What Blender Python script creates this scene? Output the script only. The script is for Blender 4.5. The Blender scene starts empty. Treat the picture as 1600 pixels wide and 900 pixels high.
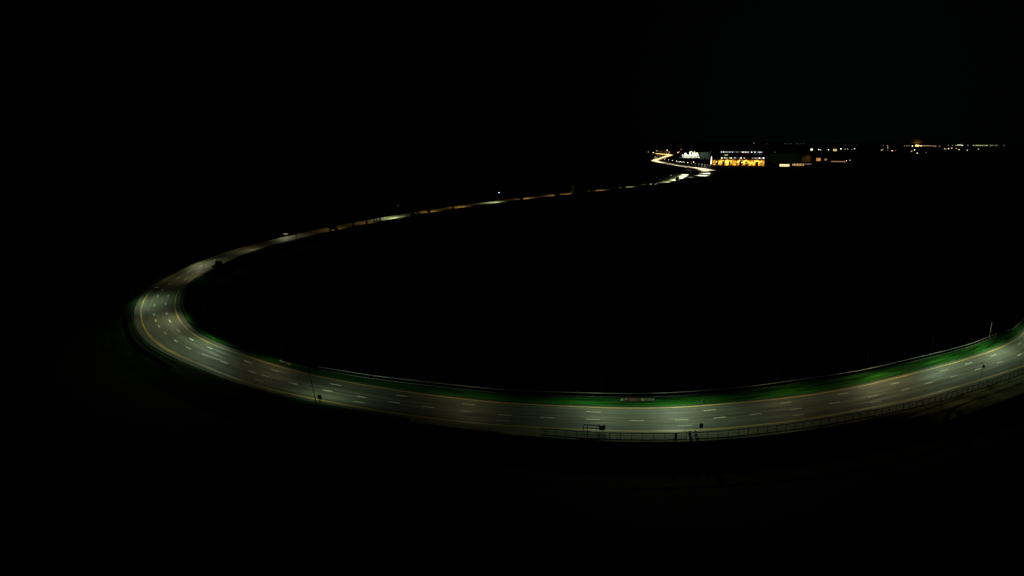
import bpy, bmesh, math, random
from mathutils import Vector, Matrix
random.seed(7)
sc = bpy.context.scene
col = sc.collection
PI = math.pi

# ------------------------------------------------------------------ camera
H = 70.0
PITCH = math.atan(228 / 1000)
cd = bpy.data.cameras.new("camera")
cd.sensor_width = 36.0
cd.lens = 22.5
cd.clip_start = 0.5
cd.clip_end = 40000
cam = bpy.data.objects.new("camera", cd)
col.objects.link(cam)
cam.location = (0, 0, H)
cam.rotation_euler = (PI / 2 - PITCH, 0, 0)
sc.camera = cam

# ------------------------------------------------------------------ night sky
SUN_EL, SUN_ROT = math.radians(-4.0), math.radians(200)
w = bpy.data.worlds.new("World")
sc.world = w
w.use_nodes = True
nt = w.node_tree
nt.nodes.clear()
wo = nt.nodes.new("ShaderNodeOutputWorld")
bg = nt.nodes.new("ShaderNodeBackground")
sky = nt.nodes.new("ShaderNodeTexSky")
sky.sky_type = "NISHITA"
sky.sun_disc = False
sky.sun_elevation = SUN_EL
sky.sun_rotation = SUN_ROT
bg.inputs[1].default_value = 0.002
nt.links.new(sky.outputs[0], bg.inputs[0])
# light dome of the towns at the horizon, put into the sky colour
tc = nt.nodes.new("ShaderNodeTexCoord")


def dome(vec, sharp, colour, strength):
    d = nt.nodes.new("ShaderNodeVectorMath")
    d.operation = "DOT_PRODUCT"
    d.inputs[1].default_value = Vector(vec).normalized()
    nt.links.new(tc.outputs["Generated"], d.inputs[0])
    mx = nt.nodes.new("ShaderNodeMath")
    mx.operation = "MAXIMUM"
    mx.inputs[1].default_value = 0.0
    nt.links.new(d.outputs["Value"], mx.inputs[0])
    pw = nt.nodes.new("ShaderNodeMath")
    pw.operation = "POWER"
    pw.inputs[1].default_value = sharp
    nt.links.new(mx.outputs[0], pw.inputs[0])
    ml = nt.nodes.new("ShaderNodeMath")
    ml.operation = "MULTIPLY"
    ml.inputs[1].default_value = strength
    nt.links.new(pw.outputs[0], ml.inputs[0])
    b = nt.nodes.new("ShaderNodeBackground")
    b.inputs[0].default_value = (*colour, 1)
    nt.links.new(ml.outputs[0], b.inputs[1])
    return b


def addsh(a, b):
    s = nt.nodes.new("ShaderNodeAddShader")
    nt.links.new(a, s.inputs[0])
    nt.links.new(b, s.inputs[1])
    return s.outputs[0]


d1 = dome((0.47, 1.0, 0.07), 26, (0.7, 0.96, 0.95), 0.0011)
d2 = dome((0.6325, 1.025, -0.0035), 160000, (1.0, 0.5, 0.06), 0.13)  # local haze glow over the brightest yellow light, put into the sky colour
nt.links.new(addsh(addsh(bg.outputs[0], d1.outputs[0]), d2.outputs[0]), wo.inputs[0])

sl = bpy.data.lights.new("faint_fill", "SUN")  # added fill sun, almost black; no moon is up
sl.energy = 0.0003
sl.angle = math.radians(0.5)
sl.color = (1.0, 0.97, 0.9)
so = bpy.data.objects.new("faint_fill", sl)
so.rotation_euler = (math.radians(50), 0, math.radians(-160))
so.location = (0, 0, 300)
col.objects.link(so)

sc.view_settings.view_transform = "Standard"
sc.view_settings.look = "None"
sc.view_settings.exposure = 0.0
sc.view_settings.gamma = 1.0
sc.view_settings.use_curve_mapping = False
sc.render.engine = "CYCLES"
sc.cycles.max_bounces = 4
sc.cycles.diffuse_bounces = 2
sc.cycles.glossy_bounces = 2
sc.cycles.sample_clamp_indirect = 0.3
sc.cycles.use_adaptive_sampling = False
sc.cycles.use_light_tree = True
sc.cycles.use_denoising = True
sc.cycles.denoiser = "OPENIMAGEDENOISE"
sc.cycles.denoising_input_passes = "RGB_ALBEDO_NORMAL"
sc.cycles.denoising_prefilter = "ACCURATE"

# ------------------------------------------------------------------ materials
MATS = {}


def mat(name, colour, rough=0.8, metal=0.0, var=0.25, scale=2.0, uv=None, spec=0.3):
    """Principled with a noise-varied base colour. uv=(sx, sy): noise laid along the road's own UVs."""
    if name in MATS:
        return MATS[name]
    m = bpy.data.materials.new(name)
    m.use_nodes = True
    t = m.node_tree
    p = t.nodes["Principled BSDF"]
    p.inputs["Roughness"].default_value = rough
    p.inputs["Metallic"].default_value = metal
    p.inputs["Specular IOR Level"].default_value = spec
    co = t.nodes.new("ShaderNodeTexCoord")
    mp = t.nodes.new("ShaderNodeMapping")
    n = t.nodes.new("ShaderNodeTexNoise")
    n.inputs["Scale"].default_value = 1.0 if uv else scale
    n.inputs["Detail"].default_value = 4.0
    t.links.new(co.outputs["UV" if uv else "Object"], mp.inputs[0])
    if uv:
        mp.inputs["Scale"].default_value = (uv[0], uv[1], 1)
    t.links.new(mp.outputs[0], n.inputs["Vector"])
    r = t.nodes.new("ShaderNodeValToRGB")
    lo = [max(0.0, c * (1 - var)) for c in colour]
    hi = [min(1.0, c * (1 + var)) for c in colour]
    r.color_ramp.elements[0].position = 0.3
    r.color_ramp.elements[1].position = 0.7
    r.color_ramp.elements[0].color = (*lo, 1)
    r.color_ramp.elements[1].color = (*hi, 1)
    t.links.new(n.outputs["Fac"], r.inputs[0])
    t.links.new(r.outputs[0], p.inputs["Base Color"])
    MATS[name] = m
    return m


def glow(name, colour, strength):
    if name in MATS:
        return MATS[name]
    m = bpy.data.materials.new(name)
    m.use_nodes = True
    p = m.node_tree.nodes["Principled BSDF"]
    p.inputs["Base Color"].default_value = (0.6, 0.6, 0.6, 1)
    p.inputs["Emission Color"].default_value = (*colour, 1)
    p.inputs["Emission Strength"].default_value = strength
    m.cycles.emission_sampling = "NONE"
    MATS[name] = m
    return m


def asphalt_material():
    m = bpy.data.materials.new("asphalt")
    m.use_nodes = True
    t = m.node_tree
    L = t.links.new
    p = t.nodes["Principled BSDF"]
    p.inputs["Specular IOR Level"].default_value = 0.35
    co = t.nodes.new("ShaderNodeTexCoord")

    def noise(sx, sy, det):
        mp = t.nodes.new("ShaderNodeMapping")
        mp.inputs["Scale"].default_value = (sx, sy, 1)
        n = t.nodes.new("ShaderNodeTexNoise")
        n.inputs["Scale"].default_value = 1
        n.inputs["Detail"].default_value = det
        L(co.outputs["UV"], mp.inputs[0])
        L(mp.outputs[0], n.inputs["Vector"])
        return n.outputs["Fac"]

    def ramp(src, a, b, lo, hi):
        r = t.nodes.new("ShaderNodeMapRange")
        r.inputs[1].default_value = a
        r.inputs[2].default_value = b
        r.inputs[3].default_value = lo
        r.inputs[4].default_value = hi
        L(src, r.inputs[0])
        return r.outputs[0]

    def mul(a, b):
        k = t.nodes.new("ShaderNodeMath")
        k.operation = "MULTIPLY"
        L(a, k.inputs[0])
        L(b, k.inputs[1])
        return k.outputs[0]

    streak = ramp(noise(0.004, 1.5, 2), 0.3, 0.7, 0.5, 1.5)      # wheel tracks worn along the lanes
    fine = ramp(noise(0.03, 3.0, 3), 0.3, 0.7, 0.82, 1.18)
    patch = ramp(noise(0.02, 0.16, 3), 0.35, 0.65, 0.85, 1.15)     # old and new surfacing
    grain = ramp(noise(6, 6, 2), 0.3, 0.7, 0.9, 1.1)
    fac = mul(mul(mul(streak, fine), patch), grain)
    mix = t.nodes.new("ShaderNodeVectorMath")
    mix.operation = "SCALE"
    mix.inputs[0].default_value = (0.052, 0.055, 0.043)
    L(fac, mix.inputs["Scale"])
    L(mix.outputs[0], p.inputs["Base Color"])
    L(ramp(noise(0.05, 0.8, 2), 0.3, 0.7, 0.62, 0.85), p.inputs["Roughness"])
    MATS["asphalt"] = m
    return m


M_ASPH = asphalt_material()
M_WHITE = mat("worn_white_paint", (0.42, 0.42, 0.35), 0.6, 0, 0.35, uv=(0.8, 3))
M_YELLOW = mat("worn_yellow_paint", (0.30, 0.215, 0.045), 0.6, 0, 0.35, uv=(0.12, 1.5))
M_TAR = mat("tar_seam", (0.02, 0.02, 0.018), 0.6, 0, 0.3, uv=(0.1, 2))
M_PATH = mat("path_paving", (0.1, 0.095, 0.068), 0.85, 0, 0.35, uv=(0.12, 0.9))
M_KERB = mat("kerb_stone", (0.2, 0.19, 0.14), 0.8, 0, 0.3, uv=(0.3, 1))
M_VERGE = mat("verge_grass", (0.009, 0.056, 0.006), 0.95, 0, 0.9, uv=(0.06, 0.7), spec=0.05)
M_BANK = mat("gravel_bank", (0.22, 0.21, 0.12), 0.95, 0, 0.85, uv=(0.09, 0.35), spec=0.05)
M_OUT = mat("rough_grass", (0.012, 0.034, 0.006), 0.95, 0, 0.7, uv=(0.05, 0.3), spec=0.05)
M_GROUND = mat("dark_meadow", (0.004, 0.007, 0.0035), 0.97, 0, 0.6, scale=0.02, spec=0.03)
M_FARRD = mat("pale_road", (0.2, 0.19, 0.155), 0.7, 0, 0.3, uv=(0.03, 0.5))
M_STEEL = mat("galvanised_steel", (0.34, 0.36, 0.34), 0.5, 0.25, 0.3, scale=0.5)
M_DARKST = mat("dark_steel", (0.022, 0.024, 0.022), 0.55, 0.2, 0.3, scale=1.5)
M_POLE = mat("pole_steel", (0.02, 0.021, 0.02), 0.6, 0.2, 0.25, scale=1.0)
M_BLACK = mat("black_rubber", (0.012, 0.012, 0.012), 0.8, 0, 0.2)
M_LEAF = mat("dark_leaf", (0.016, 0.034, 0.012), 0.9, 0, 0.5, scale=0.6, spec=0.1)
M_BARK = mat("bark", (0.05, 0.038, 0.026), 0.9, 0, 0.3)
M_CARPAINT = mat("dark_car_paint", (0.018, 0.02, 0.022), 0.25, 0.3, 0.1, spec=0.6)
M_VANPAINT = mat("white_van_paint", (0.3, 0.31, 0.3), 0.35, 0, 0.06, spec=0.5)
M_GLASS = mat("car_glass", (0.05, 0.055, 0.055), 0.08, 0, 0.1, spec=0.8)
M_CHROME = mat("bright_trim", (0.7, 0.7, 0.68), 0.25, 0.6, 0.1)
M_CLAD = mat("pale_cladding", (0.55, 0.58, 0.52), 0.7, 0, 0.15, scale=0.15)
M_CLADG = mat("grey_green_cladding", (0.28, 0.34, 0.29), 0.75, 0, 0.2, scale=0.08)
M_CLADB = mat("brown_cladding", (0.2, 0.12, 0.05), 0.8, 0, 0.25, scale=0.08)
M_OCHRE = mat("ochre_wall", (0.36, 0.22, 0.06), 0.85, 0, 0.95, scale=0.14)
M_TANK = mat("tank_paint", (0.55, 0.47, 0.25), 0.6, 0, 0.3, scale=0.2)
M_ROOF = mat("roof_felt", (0.05, 0.05, 0.05), 0.9, 0, 0.2, scale=0.3)
M_WINDK = mat("dark_window", (0.03, 0.03, 0.035), 0.2, 0, 0.2)


# ------------------------------------------------------------------ mesh helpers
def finish(name, bm, mats, parent=None, smooth=False):
    me = bpy.data.meshes.new(name)
    bm.to_mesh(me)
    bm.free()
    if not isinstance(mats, (list, tuple)):
        mats = [mats]
    for m in mats:
        me.materials.append(m)
    if smooth:
        for f in me.polygons:
            f.use_smooth = True
    o = bpy.data.objects.new(name, me)
    col.objects.link(o)
    if parent:
        o.parent = parent
    return o


def box(bm, x0, x1, y0, y1, z0, z1, mi=0, bevel=0.0):
    r = bmesh.ops.create_cube(bm, size=1.0)
    vs = r["verts"]
    for v in vs:
        v.co = Vector(((x0 + x1) / 2 + v.co.x * (x1 - x0), (y0 + y1) / 2 + v.co.y * (y1 - y0),
                       (z0 + z1) / 2 + v.co.z * (z1 - z0)))
    fs = {f for v in vs for f in v.link_faces}
    for f in fs:
        f.material_index = mi
    if bevel:
        es = list({e for v in vs for e in v.link_edges})
        bmesh.ops.bevel(bm, geom=es, offset=bevel, segments=2, affect="EDGES")
    return vs


def tube(bm, pts, radii, seg=8, mi=0, cap=True):
    rings = []
    n = len(pts)
    pts = [Vector(p) for p in pts]
    for i, p in enumerate(pts):
        t = (pts[min(i + 1, n - 1)] - pts[max(i - 1, 0)]).normalized()
        up = Vector((0, 0, 1)) if abs(t.z) < 0.95 else Vector((1, 0, 0))
        a = t.cross(up).normalized()
        b = t.cross(a).normalized()
        r = radii[i] if isinstance(radii, (list, tuple)) else radii
        rings.append([bm.verts.new(p + a * (r * math.cos(2 * PI * k / seg)) + b * (r * math.sin(2 * PI * k / seg)))
                      for k in range(seg)])
    for i in range(n - 1):
        for k in range(seg):
            f = bm.faces.new((rings[i][k], rings[i][(k + 1) % seg], rings[i + 1][(k + 1) % seg], rings[i + 1][k]))
            f.material_index = mi
    if cap:
        for rg in (rings[0], rings[-1]):
            f = bm.faces.new(rg)
            f.material_index = mi


def ball(bm, c, r, sub=2, mi=0, sc_=(1, 1, 1)):
    q = bmesh.ops.create_icosphere(bm, subdivisions=sub, radius=1.0)
    for v in q["verts"]:
        v.co = Vector((c[0] + v.co.x * r * sc_[0], c[1] + v.co.y * r * sc_[1], c[2] + v.co.z * r * sc_[2]))
    for f in {f for v in q["verts"] for f in v.link_faces}:
        f.material_index = mi


def prism(bm, prof, y0, y1, mi=0):
    """closed polygon prof in (x, z), extruded from y0 to y1"""
    a = [bm.verts.new((x, y0, z)) for x, z in prof]
    b = [bm.verts.new((x, y1, z)) for x, z in prof]
    n = len(prof)
    fs = [bm.faces.new(a), bm.faces.new(b[::-1])]
    for i in range(n):
        fs.append(bm.faces.new((a[i], a[(i + 1) % n], b[(i + 1) % n], b[i])))
    for f in fs:
        f.material_index = mi
    bmesh.ops.recalc_face_normals(bm, faces=fs)
    return fs


def tag(o, label=None, cat=None, group=None, kind=None):
    if label:
        o["label"] = label
    if cat:
        o["category"] = cat
    if group:
        o["group"] = group
    if kind:
        o["kind"] = kind
    return o


def thing(name, loc, rz=0.0, label=None, cat=None, group=None):
    o = bpy.data.objects.new(name, None)
    o.empty_display_size = 0.5
    col.objects.link(o)
    o.location = loc
    o.rotation_euler = (0, 0, rz)
    return tag(o, label, cat, group)


def lamp_light(parent, loc, target, energy, colour, half_deg, along=1.0, blend=0.9, radius=0.02):
    """the light of one lamp; `along` stretches its beam sideways, as road lanterns do"""
    l = bpy.data.lights.new("bulb", "SPOT")
    l.energy = energy
    l.color = colour
    l.spot_size = 2 * math.atan(math.tan(math.radians(half_deg)) * along)
    l.spot_blend = blend
    l.shadow_soft_size = radius
    o = bpy.data.objects.new("bulb", l)
    col.objects.link(o)
    o.parent = parent
    loc, target = Vector(loc), Vector(target)
    z = (loc - target).normalized()
    x = Vector((1, 0, 0))
    x = (x - z * x.dot(z)).normalized()
    y = z.cross(x)
    mtx = Matrix((x, y, z)).transposed().to_4x4()
    mtx.translation = loc
    o.matrix_local = mtx
    o.scale = (1, 1 / along, 1)
    return o


# ------------------------------------------------------------------ the road's course
PATH = [(248.8,290.0),(243.4,279.3),(237.5,268.8),(231.2,258.7),(224.3,248.8),(216.9,239.3),(209.0,230.3),(200.6,221.8),(191.6,213.8),(182.1,206.5),(172.2,199.7),(162.0,193.5),(151.5,187.6),(140.9,182.0),(130.2,176.5),(119.5,171.1),(108.6,166.0),(97.5,161.6),(86.2,157.5),(74.8,153.8),(63.2,150.8),(51.4,148.4),(39.5,147.2),(27.5,147.2),(15.5,148.2),(3.6,149.6),(-8.2,151.5),(-19.8,154.5),(-31.3,158.1),(-42.5,162.3),(-53.6,166.9),(-64.5,171.9),(-75.0,177.7),(-85.1,184.2),(-94.7,191.4),(-104.2,198.7),(-113.5,206.2),(-122.4,214.3),(-130.6,223.1),(-138.2,232.4),(-145.1,242.2),(-151.5,252.3),(-157.5,262.7),(-163.0,273.4),(-168.0,284.3),(-172.4,295.5),(-176.0,306.9),(-178.9,318.6),(-181.2,330.3),(-183.1,342.2),(-184.5,354.1),(-185.4,366.1),(-185.8,378.0),(-185.8,390.0),(-185.4,402.0),(-184.5,414.0),(-183.2,425.9),(-181.3,437.8),(-179.0,449.6),(-176.3,461.2),(-173.2,472.8),(-169.8,484.4),(-166.2,495.8),(-162.5,507.2),(-158.6,518.6),(-154.6,529.9),(-150.5,541.1),(-146.2,552.3),(-141.7,563.5),(-137.1,574.6),(-132.4,585.6),(-127.6,596.6),(-122.6,607.5),(-117.5,618.4),(-112.2,629.2),(-106.9,639.9),(-101.4,650.6),(-95.8,661.2),(-90.0,671.7),(-84.1,682.2),(-78.2,692.6),(-72.0,702.9),(-65.8,713.2),(-59.5,723.4),(-53.1,733.5),(-46.6,743.6),(-40.0,753.6),(-33.3,763.6),(-26.5,773.5),(-19.6,783.3),(-12.7,793.1),(-5.7,802.8),(1.4,812.5),(8.6,822.1),(15.8,831.7),(23.1,841.2),(30.4,850.7),(37.8,860.2),(45.3,869.6),(52.8,879.0),(60.3,888.3),(67.8,897.6),(75.4,906.9),(83.0,916.2),(90.6,925.5),(98.3,934.8),(105.9,944.1),(113.5,953.3),(134.8,979.7),(142.2,989.1),(149.6,998.6),(157.0,1008.1),(164.3,1017.6),(171.5,1027.2),(178.6,1036.8),(185.7,1046.5),(192.7,1056.2),(199.7,1066.0),(206.6,1075.8),(213.5,1085.6),(220.5,1095.4),(227.5,1105.2),(234.5,1114.9),(241.5,1124.6),(248.5,1134.4),(255.3,1144.3),(261.9,1154.3),(268.3,1164.4),(274.3,1174.8),(280.0,1185.4),(285.4,1196.1),(290.6,1206.9),(295.5,1217.9),(300.3,1228.9),(305.0,1239.9),(309.5,1251.0),(314.0,1262.2),(318.4,1273.3),(322.7,1284.5),(326.9,1295.8),(331.1,1307.0),(335.2,1318.3),(339.3,1329.6),(343.3,1340.9),(347.3,1352.2),(351.2,1363.6),(355.0,1374.9),(358.8,1386.3),(362.6,1397.7),(366.4,1409.1),(370.1,1420.5),(373.8,1431.9),(377.5,1443.3),(381.1,1454.8),(384.7,1466.2),(388.3,1477.7),(391.9,1489.1),(395.5,1500.6),(399.0,1512.0),(402.5,1523.5),(406.0,1535.0),(409.5,1546.5),(412.9,1558.0),(416.4,1569.5),(419.8,1581.0),(423.2,1592.5),(426.6,1604.0),(429.9,1615.5),(433.3,1627.0),(436.6,1638.6),(439.9,1650.1),(443.2,1661.6),(446.5,1673.2),(449.7,1684.7),(452.9,1696.3),(456.1,1707.9),(459.3,1719.4),(462.4,1731.0)]
STEP = 12.0
NP = len(PATH)


def pos(s):
    k = s / STEP
    i = int(math.floor(k))
    i = max(1, min(NP - 3, i))
    t = k - i
    p0, p1, p2, p3 = (Vector(PATH[i + j]) for j in (-1, 0, 1, 2))
    return 0.5 * (2 * p1 + (p2 - p0) * t + (2 * p0 - 5 * p1 + 4 * p2 - p3) * t * t + (3 * p1 - p0 - 3 * p2 + p3) * t ** 3)


def tang(s):
    return (pos(s + 1) - pos(s - 1)).normalized()


def P(s, d, z=0.0):
    """point at distance s along the outer edge line and d metres across towards the inner edge"""
    p, t = pos(s), tang(s)
    return Vector((p.x + t.y * d, p.y - t.x * d, z))


def heading(s):
    t = tang(s)
    return math.atan2(t.y, t.x)


def ip(tab):
    def f(s):
        if s <= tab[0][0]:
            return tab[0][1]
        for (a, u), (b, v) in zip(tab, tab[1:]):
            if s <= b:
                k = (s - a) / (b - a)
                k = k * k * (3 - 2 * k)
                return u + (v - u) * k
        return tab[-1][1]
    return f


S_END = STEP * (NP - 2) - 2
W_IN = ip([(0, 11.8), (150, 12.4), (205, 12.6), (250, 14.1), (390, 14.1), (440, 12.9), (700, 12.4), (1000, 13.5)])   # inner edge line
PAVE_IN = ip([(0, 13.0), (205, 13.6), (250, 14.9), (385, 15.0), (425, 15.2), (600, 14.8), (680, 13.6), (1000, 14.4)])
PAVE_OUT = ip([(0, -1.5), (280, -1.4), (310, -1.7), (400, -1.9), (440, -2.6), (520, -2.5), (620, -1.6), (1000, -1.2)])
RAIL_IN = ip([(60, 14.2), (84, 15.2), (96, 17.9), (110, 18.4), (170, 19.4), (215, 21.0), (260, 21.6), (330, 20.6), (364, 19.0), (380, 18.4), (420, 17.2), (455, 17.1),
              (480, 16.3), (510, 15.6), (560, 15.2), (1000, 16)])
FENCE = ip([(0, -3.2), (140, -3.6), (165, -4.1), (285, -4.9), (296, -4.2), (320, -2.6), (1000, -2.4)])
MID = ip([(0, 5.5), (180, 5.5), (220, 6.1), (300, 6.3), (395, 6.3), (411, 5.7), (440, 5.5), (490, 4.7), (530, 4.9), (900, 4.4)])
ROWB = ip([(0, 9.9), (180, 9.9), (220, 10.4), (250, 11.1), (390, 11.0), (430, 10.4), (480, 9.4), (515, 9.2), (570, 9.8), (640, 10.4), (668, 9.7), (900, 9.0)])
ROWC = ip([(0, 2.4), (400, 2.8)])


def srange(a, b):
    out, s = [], a
    while s < b:
        out.append(s)
        s += 3.0 if s < 620 else 8.0
    out.append(b)
    return out


def ribbon(bm, a, b, prof):
    """prof: list of (d function or number, z function or number); UV = (s, d)"""
    uv = bm.loops.layers.uv.verify()
    prev = None
    for s in srange(a, b):
        row = []
        for d, z in prof:
            dd = d(s) if callable(d) else d
            zz = z(s) if callable(z) else z
            row.append((bm.verts.new(P(s, dd, zz)), s, dd))
        if prev:
            for k in range(len(row) - 1):
                q = (prev[k], prev[k + 1], row[k + 1], row[k])
                f = bm.faces.new([c[0] for c in q])
                for lp, c in zip(f.loops, q):
                    lp[uv].uv = (c[1], c[2])
        prev = row


def strip(name, a, b, prof, m, kind="structure"):
    bm = bmesh.new()
    ribbon(bm, a, b, prof)
    bmesh.ops.recalc_face_normals(bm, faces=bm.faces)
    for f in bm.faces:
        if f.normal.z < 0:
            f.normal_flip()
    o = finish(name, bm, m)
    if kind:
        o["kind"] = kind
    return o


# ------------------------------------------------------------------ terrain
TH = [(-4000, -4.0), (900, -4.0), (1250, -0.35), (1800, 0.0), (2200, 8.4), (2600, 23.0), (3100, 38.0), (3800, 51.0), (4600, 59.0), (5600, 50.0), (16000, 30.0)]


def th(y, x=0.0):
    """height of the land"""
    z = TH[-1][1]
    for (a, u), (b, v) in zip(TH, TH[1:]):
        if y <= b:
            z = u + (v - u) * max(0.0, (y - a) / (b - a))
            break
    if y > 3800:
        k = min(1, (y - 3800) / 800)
        z += k * 13 * math.exp(-((x - 1900) / 620) ** 2)
        if x < 900:
            z += k * min(1, (900 - x) / 900) * (12 + 9 * math.sin(x * 0.0016))
    return z


def hill(x, y):
    return th(y, x)


bm = bmesh.new()
ys = sorted(set([y for y, _ in TH] + list(range(-4000, 900, 700)) + list(range(900, 5600, 140)) + list(range(5600, 16001, 1300))))
xs = list(range(-14000, 14001, 350))
grid = [[bm.verts.new((x, y, hill(x, y))) for x in xs] for y in ys]
for j in range(len(ys) - 1):
    for i in range(len(xs) - 1):
        bm.faces.new((grid[j][i], grid[j][i + 1], grid[j + 1][i + 1], grid[j + 1][i]))
tag(finish("ground", bm, M_GROUND, smooth=True), kind="structure")


def ray(px, py):
    u, v = (px - 800) / 1000, (450 - py) / 1000
    return Vector((u, math.cos(PITCH) + v * math.sin(PITCH), -math.sin(PITCH) + v * math.cos(PITCH)))


def land(px, py, above=0.0):
    """where the sight line of a photo point comes down to `above` metres over the land"""
    r = ray(px, py)
    t, dt = 600.0, 8.0
    while t < 5200:
        p = Vector((0, 0, H)) + r * t
        if p.z - th(p.y, p.x) <= above:
            return p
        t += dt
    return Vector((0, 0, H)) + r * 4400


# ------------------------------------------------------------------ road, verges, markings
strip("road", 0, S_END, [(PAVE_OUT, 0.0)] + [((lambda s, k=k: PAVE_OUT(s) + (PAVE_IN(s) - PAVE_OUT(s)) * k / 8), 0.0) for k in range(1, 8)] + [(PAVE_IN, 0.0)], M_ASPH)
strip("grass_verge", 0, 640, [(lambda s: PAVE_IN(s) + 0.16, 0.02), (lambda s: PAVE_IN(s) + 1.2, 0.0), (lambda s: 0.5 * (PAVE_IN(s) + RAIL_IN(s)) + 0.5, -0.1), (lambda s: RAIL_IN(s) + 0.4, 0.02),
                              (lambda s: RAIL_IN(s) + 2.0, -1.5), (lambda s: RAIL_IN(s) + 5.0, -4.6)], M_VERGE)
strip("road_bank", 640, S_END, [(lambda s: PAVE_IN(s) + 0.0, -0.02), (lambda s: PAVE_IN(s) + 4.0, -0.4), (lambda s: PAVE_IN(s) + 12, -4.6)], M_GROUND)
strip("kerb", 60, 420, [(PAVE_IN, 0.0), (lambda s: PAVE_IN(s) + 0.004, 0.12), (lambda s: PAVE_IN(s) + 0.15, 0.12), (lambda s: PAVE_IN(s) + 0.16, 0.0)], M_TAR)
strip("footpath", 0, 330, [(lambda s: PAVE_OUT(s) - 0.0, 0.0), (lambda s: PAVE_OUT(s) - 0.004, 0.11), (lambda s: PAVE_OUT(s) - 0.2, 0.11), (lambda s: 0.5 * (PAVE_OUT(s) + FENCE(s)), 0.1), (lambda s: FENCE(s) - 0.25, 0.08)], M_PATH)
BANK_Z = ip([(0, -1.0), (170, -1.2), (232, -3.9), (400, -3.9)])
strip("gravel_bank", 0, 330, [(lambda s: FENCE(s) - 0.25, 0.08), (lambda s: FENCE(s) - 0.9, -0.06), (lambda s: FENCE(s) - 3.2, lambda s: BANK_Z(s) * 0.35), (lambda s: FENCE(s) - 6.5, BANK_Z), (lambda s: FENCE(s) - 7.5, lambda s: BANK_Z(s) - 0.5)], M_BANK)
strip("road_bank", 0, 330, [(lambda s: FENCE(s) - 7.5, lambda s: BANK_Z(s) - 0.504), (lambda s: FENCE(s) - 10, -4.7)], M_GROUND)
for a_, b_, m_ in ((330, 640, M_OUT), (640, S_END, M_GROUND)):
    strip("road_bank", a_, b_, [(lambda s: PAVE_OUT(s) - 0.0, -0.01), (lambda s: PAVE_OUT(s) - 1.2, -0.1), (lambda s: PAVE_OUT(s) - 5.0, -1.2), (lambda s: PAVE_OUT(s) - 14, -4.6)], m_)

LW = ip([(0, 0.8), (190, 0.75), (230, 0.6), (262, 0.95), (290, 0.6), (380, 0.6), (412, 1.1), (450, 1.0), (480, 0.5), (2000, 0.5)])
strip("edge_line_outer", 0, 1500, [(lambda s: -LW(s) / 2, 0.005), (lambda s: LW(s) / 2, 0.005)], M_YELLOW)
strip("edge_line_inner", 0, 1500, [(lambda s: W_IN(s) - 0.22, 0.005), (lambda s: W_IN(s) + 0.22, 0.005)], M_YELLOW)
strip("tar_seam", 0, 470, [(lambda s: MID(s) + 0.38, 0.004), (lambda s: MID(s) + 0.85, 0.004)], M_TAR)
strip("tar_seam", 90, 400, [(lambda s: ROWB(s) - 1.5, 0.004), (lambda s: ROWB(s) - 1.36, 0.004)], M_TAR)
strip("tar_seam", 120, 400, [(lambda s: ROWC(s) - 0.9, 0.004), (lambda s: ROWC(s) - 0.78, 0.004)], M_TAR)

bm = bmesh.new()


def dash(f, s, ln=3.7, wd=0.33):
    ribbon(bm, s - ln / 2, s + ln / 2, [(lambda q: f(q) - wd / 2, 0.008), (lambda q: f(q) + wd / 2, 0.008)])


for s in [69, 81, 93, 105, 117, 132, 145.5, 159, 172, 183, 197, 211, 224.5, 237.5, 248, 259, 271.3, 283.2, 295, 306.5, 318, 329, 339.5, 350.5, 362.5, 376, 389]:
    dash(MID, s)
for s in [395.5, 411, 423.8, 436, 448, 462, 474, 484, 495, 513, 532, 546, 560, 575, 593, 611, 629]:
    dash(MID, s, 4.2, 0.42)
for s in [80, 102, 126, 142.5, 156.4, 181.4, 203.3, 224, 248.3, 282.8, 318.7, 340, 363.3, 390.4]:
    dash(ROWB, s, 3.9)
for s in [405.6, 430, 446, 462, 480, 494.5, 514, 531, 556, 571, 593, 606, 634, 651, 668, 690, 714]:
    dash(ROWB, s, 4.4, 0.42)
for s in [199.8, 226.8, 259.5, 283.9, 306.5, 348.8, 387]:
    dash(ROWC, s, 3.8, 0.28)
for f in bm.faces:
    f.normal_update()
    if f.normal.z < 0:
        f.normal_flip()
tag(finish("lane_markings", bm, M_WHITE), kind="structure")


# ------------------------------------------------------------------ rails and fences
def posts_rail(name, a, b, f, step, h, mat_, label, cat, rails, post_r=0.05, wbeam=False, group=None):
    base = P((a + b) / 2, f((a + b) / 2))
    root = thing(name, base, 0, label, cat, group)
    off = -Vector(base)
    bm = bmesh.new()
    if wbeam:
        for k, (zz, dd) in enumerate(((h, 0.0), (h - 0.09, 0.05), (h - 0.16, 0.0), (h - 0.24, 0.05), (h - 0.32, 0.0))):
            pass
        uvprof = [(lambda s, q=q: f(s) + q[1], lambda s, q=q: q[0]) for q in ((h, 0.0), (h - 0.08, -0.05), (h - 0.16, 0.0), (h - 0.24, -0.05), (h - 0.32, 0.0))]
        ribbon(bm, a, b, uvprof)
    n = max(4, int((b - a) / 2.0))
    for z, r in rails:
        tube(bm, [P(a + (b - a) * k / n, f(a + (b - a) * k / n), z) for k in range(n + 1)], r, 6)
    for v in bm.verts:
        v.co += off
    finish("rail", bm, mat_, root, smooth=True)
    s = a
    while s <= b + 0.01:
        bm = bmesh.new()
        p = P(s, f(s)) + off
        tube(bm, [p + Vector((0, 0, -0.3)), p + Vector((0, 0, h))], post_r, 6)
        finish("post", bm, mat_, root)
        s += step
    return root


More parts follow.
